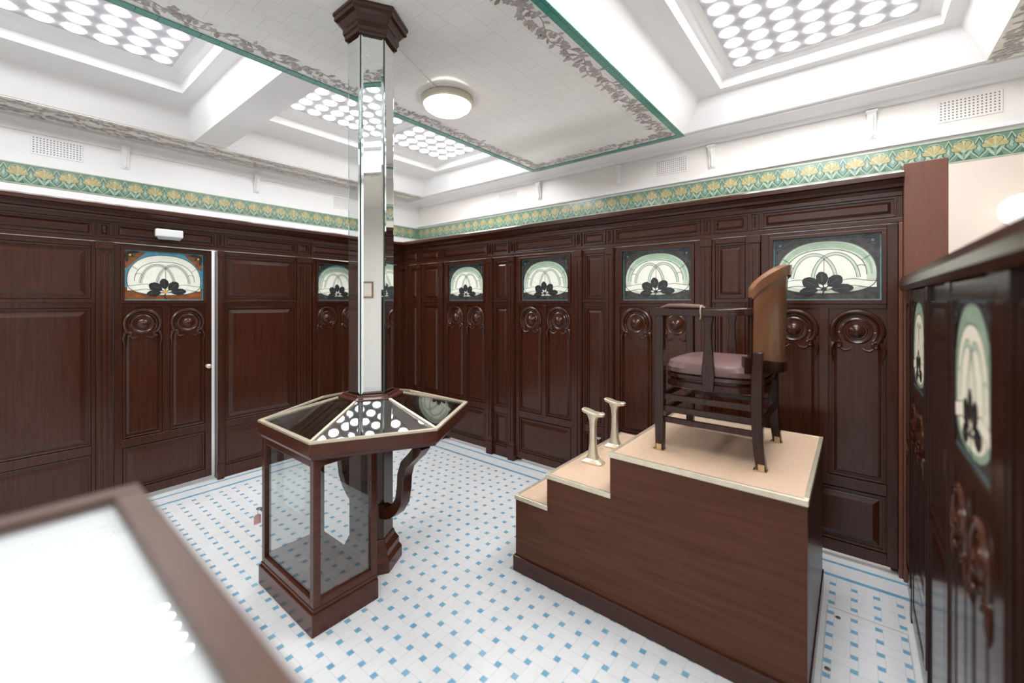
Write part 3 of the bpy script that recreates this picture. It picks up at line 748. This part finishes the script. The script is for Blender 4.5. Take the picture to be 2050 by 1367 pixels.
# ------------------------------------------------------------------ armchair on the platform
CHZ = 0.783
ch = thing('armchair', (2.295, 0.520, CHZ), 'dark wooden armchair with curved golden-brown back and dull mauve leather seat', 'chair')
SQ = ((-1,-1), (1,-1), (1,1), (-1,1))
def sup(rx, ry, z, n=32, e=0.6, oy=0.0):
    return [(rx*math.copysign(abs(math.cos(2*PI*i/n))**e, math.cos(2*PI*i/n)), oy+ry*math.copysign(abs(math.sin(2*PI*i/n))**e, math.sin(2*PI*i/n)), z) for i in range(n)]
MB().loft([sup(.222,.205,.368), sup(.238,.220,.378), sup(.243,.225,.400), sup(.232,.214,.424), sup(.185,.17,.440), sup(.08,.075,.446)]).build('seat', 'leather', ch, smooth=True)
MB().loft([sup(.238,.218,.305), sup(.246,.226,.310), sup(.246,.226,.336), sup(.234,.214,.341), sup(.234,.214,.350), sup(.246,.226,.355), sup(.242,.222,.370)]).build('seat_frame', 'chairwood', ch, smooth=True)
for s in (-1, 1):
    l = MB(); x = s*0.243
    l.loft([[(x+i*w, .213+j*w, z) for i, j in SQ] for w, z in ((.018,0), (.021,.15), (.022,.35), (.020,.50), (.020,.655))])
    l1 = l.build('leg', 'chairwood', ch, bevel=0.003)
    l = MB(); pts = [(-.216,0,.019), (-.206,.08,.020), (-.200,.18,.021), (-.198,.30,.022), (-.200,.40,.021), (-.204,.50,.018)]
    l.loft([[(s*.236+i*w, y+j*w, z) for i, j in SQ] for y, z, w in pts])
    l2 = l.build('leg', 'chairwood', ch, bevel=0.003, smooth=True)
    for x2, y, lg in ((x, .213, l1), (s*.236, -.216, l2)):
        k = MB(); k.box(x2-.021, x2+.021, y-.021, y+.031, 0.0, .003)
        k.box(x2-.012, x2+.012, y+.0195, y+.022, .003, .036); k.box(x2-.0222, x2-.0195, y-.012, y+.012, .003, .030); k.build('foot_bracket', 'brass', lg)
    a = MB(); ap = [(.262,.655), (.258,.668), (.235,.667), (.10,.665), (-.02,.665), (-.10,.667), (-.15,.670), (-.180,.672)]
    xs = [.247,.247,.248,.250,.249,.240,.225,.210]; ws = [.018,.027,.029,.025,.024,.024,.023,.022]; hs2 = [.010,.016,.018,.016,.016,.016,.016,.016]
    a.loft([[(s*xx+i*ww, y, z+j*hh) for i, j in SQ] for (y, z), xx, ww, hh in zip(ap, xs, ws, hs2)]); arm = a.build('arm', 'chairwood', ch, bevel=0.005, smooth=True)
    bl = MB(); bl.loft([[(x+i*t, -.005+j*w, z) for i, j in SQ] for w, t, z in ((.024,.010,.31), (.028,.011,.38), (.023,.010,.45), (.015,.009,.54), (.015,.009,.60), (.024,.011,.650))]); bl.build('baluster', 'chairwood', ch, bevel=0.003, smooth=True)
    for z in (.245, .190, .135):
        st = MB(); st.box(s*.237-.011, s*.237+.011, -.185, .195, z, z+.026); st.build('stretcher', 'chairwood', ch, bevel=0.003)
    if s < 0:
        pd = MB(); pd.tube([(-.250, .205, .685), (-.250, .17, .694), (-.250, .10, .694), (-.25, .03, .691), (-.25, .005, .685)], [.012,.024,.026,.022,.012], 12, 0.5); pd.build('arm_pad', 'padleather', arm, smooth=True)
        rp = MB(); rp.tube([(-.25+.029*math.cos(t), .02, .674+.024*math.sin(t)) for t in [2*PI*i/18 for i in range(19)]], .003, 6)
        rp.tube([(-.279, .02, .668), (-.280, .018, .655), (-.279, .021, .635)], .002, 6); rp.build('cord', 'rope', arm, smooth=True)
for z in (.245, .165):
    st = MB(); st.box(-.222, .222, .202, .224, z, z+.026); st.build('stretcher', 'chairwood', ch, bevel=0.003)
st = MB(); st.box(-.216, .216, -.211, -.191, .165, .191); st.build('stretcher', 'chairwood', ch, bevel=0.003)
def back(name, z0f, z1f, rx, ry, th, phimax, mat, n=28, oy=-.03, lean=0.05):
    mb = MB(); rings = []
    for i in range(n+1):
        ph = -phimax+2*phimax*i/n; u = max(0.0, math.cos(ph/phimax*PI/2))
        z0, z1 = z0f(u), z1f(u)
        def P(r, z):
            k = 1+lean*((z-0.45)/0.4)**2*(1 if z > .45 else -1)
            return (k*(rx+r)*math.sin(ph), oy-k*(ry+r)*math.cos(ph), z)
        zs = [z0+(z1-z0)*q for q in (0, .2, .4, .6, .8, .95)]
        rings.append([P(0,zs[0])]+[P(th,z) for z in zs]+[P(th*.85,z1-.003), P(th*.5,z1), P(th*.15,z1-.003)]+[P(0,z) for z in zs[:0:-1]])
    mb.loft(rings); return mb.build(name, mat, ch, smooth=True)
back('backrest', lambda u: .47-.03*u, lambda u: .73+.110*u**0.7, .225, .222, .022, R(54), 'chairback')
back('crest_rail', lambda u: .728+.110*u**0.7, lambda u: .775+.110*u**0.7, .216, .213, .042, R(55), 'chairback')
back('back_rail', lambda u: .40, lambda u: .475-.03*u, .217, .214, .038, R(62), 'chairwood')
for s in (-1, 1):
    e = MB(); ph = R(55)*s
    e.loft([[((.236+dx)*math.sin(ph+dq)*(1+.03*(z-.45)/.4), -.03-(.233+dx)*math.cos(ph+dq)*(1+.03*(z-.45)/.4), z) for dx, dq in ((-.014,-.025), (.014,-.025), (.014,.03), (-.014,.03))] for z in (.40, .55, .70, .735)])
    e.build('back_upright', 'chairwood', ch, bevel=0.003)

# ------------------------------------------------------------------ foreground display case
fx0, fx1, fy0, fy1, fz = -0.42, 0.130, 0.13, 0.770, 1.25
fc = thing('glass_display_table', ((fx0+fx1)/2, (fy0+fy1)/2, 0), 'blurred wooden display table with white bed under glass, in the near left corner', 'display table')
hx, hy = (fx1-fx0)/2, (fy1-fy0)/2
f = MB(); fw = 0.031
f.box(-hx, hx, hy-fw, hy, fz-.04, fz); f.box(-hx, hx, -hy, -hy+fw, fz-.04, fz); f.box(-hx, -hx+fw, -hy+fw, hy-fw, fz-.04, fz); f.box(hx-fw, hx, -hy+fw, hy-fw, fz-.04, fz)
f.build('top_frame', 'tablegrey', fc, bevel=0.004)
MB().box(-hx+fw, hx-fw, -hy+fw, hy-fw, fz-.008, fz-.005).build('glass_top', 'bedglass', fc)
MB().box(-hx+fw, hx-fw, -hy+fw, hy-fw, fz-.04, fz-.014).build('display_bed', 'whitebed', fc)
f = MB(); f.box(-hx+.01, hx-.01, hy-.03, hy-.01, fz-.26, fz-.04); f.box(-hx+.01, hx-.01, -hy+.01, -hy+.03, fz-.26, fz-.04); f.box(-hx+.01, -hx+.03, -hy+.03, hy-.03, fz-.26, fz-.04); f.box(hx-.03, hx-.01, -hy+.03, hy-.03, fz-.26, fz-.04)
f.build('apron', 'tablegrey', fc, bevel=0.003)
for sx in (-1, 1):
    for sy in (-1, 1):
        MB().loft([[(sx*(hx-.06)+i*w, sy*(hy-.06)+j*w, z) for i, j in SQ] for w, z in ((.022,0), (.03,fz-.04))]).build('leg', 'tablegrey', fc, bevel=0.003)

# ------------------------------------------------------------------ fittings
cl = thing('ceiling_light', (2.29, 2.515, ZC-.009), 'round flush ceiling light with glowing white dome and pale brass rim', 'ceiling light')
MB().lathe_z(0, 0, [(.17, 0), (.198, -.003), (.206, -.018), (.204, -.045), (.190, -.054), (.165, -.050)], 40).build('rim', 'lamprim', cl, smooth=True)
MB().lathe_z(0, 0, [(.188, -.050), (.178, -.074), (.145, -.098), (.09, -.114), (.01, -.120)], 24).build('glass_dome', 'lamp', cl, smooth=True)
cb = MB(); cb.tube([(1.53, 2.215, ZC-.014), (2.13, 2.455, ZC-.014)], .005, 8)
setp(cb.build('conduit', 'plaster', smooth=True), 'thin white cable conduit across the ceiling tiles to the round light', 'conduit')
gl = thing('wall_lamp', (XB, -0.873, 2.114), 'white glowing globe lamp on the cream wall at the right edge', 'lamp')
MB().ball((-.17, 0, 0), .115).build('globe', 'globe', gl, smooth=True)
gm = MB(); gm.tube([(0, 0, -.05), (-.05, 0, -.06), (-.13, 0, -.10), (-.165, 0, -.112)], .012, 10); gm.build('bracket_arm', 'brass', gl, smooth=True)

el = thing('emergency_light', (0.876, YW-.03, 2.02), 'small white emergency light box over the left stall door', 'emergency light')
hs = MB().box(-.085, .085, -.045, 0.0, -.025, .035).build('housing', 'plastic', el, bevel=0.008)
MB().loft([[(-.078, -.040, -.025), (.078, -.040, -.025), (.078, -.004, -.025), (-.078, -.004, -.025)], [(-.066, -.034, -.045), (.066, -.034, -.045), (.066, -.010, -.045), (-.066, -.010, -.045)]]).build('lens_cover', 'clearplastic', hs, bevel=0.003)

def vent(loc, rz, label, m):
    v = thing('air_vent', loc, label, 'air vent', rz, group='perforated wall vents')
    pl = MB().box(-.165, .165, -.006, 0, -.085, .085).build('plate', m, v, bevel=0.003)
    mb = MB()
    for i in range(15):
        for j in range(7):
            x, z = -.147+i*.021, -.063+j*.021
            mb.box(x-.0045, x+.0045, -.0075, -.0058, z-.0045, z+.0045)
    mb.build('perforations', 'hole', pl)
vent((0.39, YB, 2.90), 0, 'perforated vent on the white left wall near the picture edge', 'white')
vent((3.2, YB, 2.90), 0, 'perforated vent on the left wall close to the mirrored column', 'white')
vent((XB, -0.657, 2.93), R(-90), 'perforated vent highest at the right edge of the cream wall', 'cream')
vent((XB, 1.50, 2.93), R(-90), 'perforated vent on the right wall beneath the corner of the green ceiling border', 'cream')
vent((XB, 3.74, 2.93), R(-90), 'perforated vent on the right wall nearest the far corner', 'cream')

def corbel(loc, rz, label, m):
    c = thing('corbel', loc, label, 'corbel', rz, group='plaster corbels under the ceiling')
    c.scale = (0.85, 0.55, 0.8)
    mb = MB()
    prof = [(0,.14), (-.095,.14), (-.10,.12), (-.085,.10), (-.075,.06), (-.05,.02), (-.035,-.04), (-.04,-.09), (-.025,-.125), (0,-.14)]
    mb.poly_ext(prof, lambda p: (-.035, p[0], p[1]), lambda p: (.035, p[0], p[1]))
    mb.box(-.045, .045, -.105, 0, .12, .145)
    mb.build('scroll', m, c, bevel=0.004, smooth=True)
    o = MB(); o.tube([(0,-.088,.10), (0,-.082,.07), (0,-.06,.03), (0,-.045,-.02), (0,-.038,-.06), (0,-.038,-.10), (0,-.028,-.125)], [.012,.026,.020,.022,.016,.022,.008], 10, .8); o.build('acanthus_leaf', m, c, smooth=True)
for x, lab in ((0.852, 'carved plaster corbel on the left wall right of the vent'), (2.05, 'carved plaster corbel on the left wall midway to the column'), (-0.35, 'carved plaster corbel on the left wall beyond the picture edge')):
    corbel((x, YB, 2.93), 0, lab, 'white')
for y, lab in ((-0.11, 'carved plaster corbel on the right wall nearest the picture edge'), (1.10, 'carved plaster corbel on the right wall just right of the middle vent'), (2.09, 'carved plaster corbel on the right wall left of the middle vent'), (3.2, 'carved plaster corbel on the right wall close to the far vent')):
    corbel((XB, y, 2.93), R(-90), lab, 'plaster')

# ------------------------------------------------------------------ camera, world
w = bpy.data.worlds.new('World'); scene.world = w; w.use_nodes = True
w.node_tree.nodes['Background'].inputs[0].default_value = (0.9, 0.95, 1, 1); w.node_tree.nodes['Background'].inputs[1].default_value = 0.6
cam = bpy.data.cameras.new('camera'); co = bpy.data.objects.new('camera', cam); C.objects.link(co)
co.location = (0, 0, 1.5); co.rotation_euler = (R(90), 0, R(-51))
cam.sensor_width = 36; cam.sensor_fit = 'HORIZONTAL'; cam.lens = 846/2050*36; cam.shift_y = -80.5/2050; cam.clip_start = 0.02
cam.dof.use_dof = True; cam.dof.focus_distance = 2.8; cam.dof.aperture_fstop = 1.0
scene.camera = co
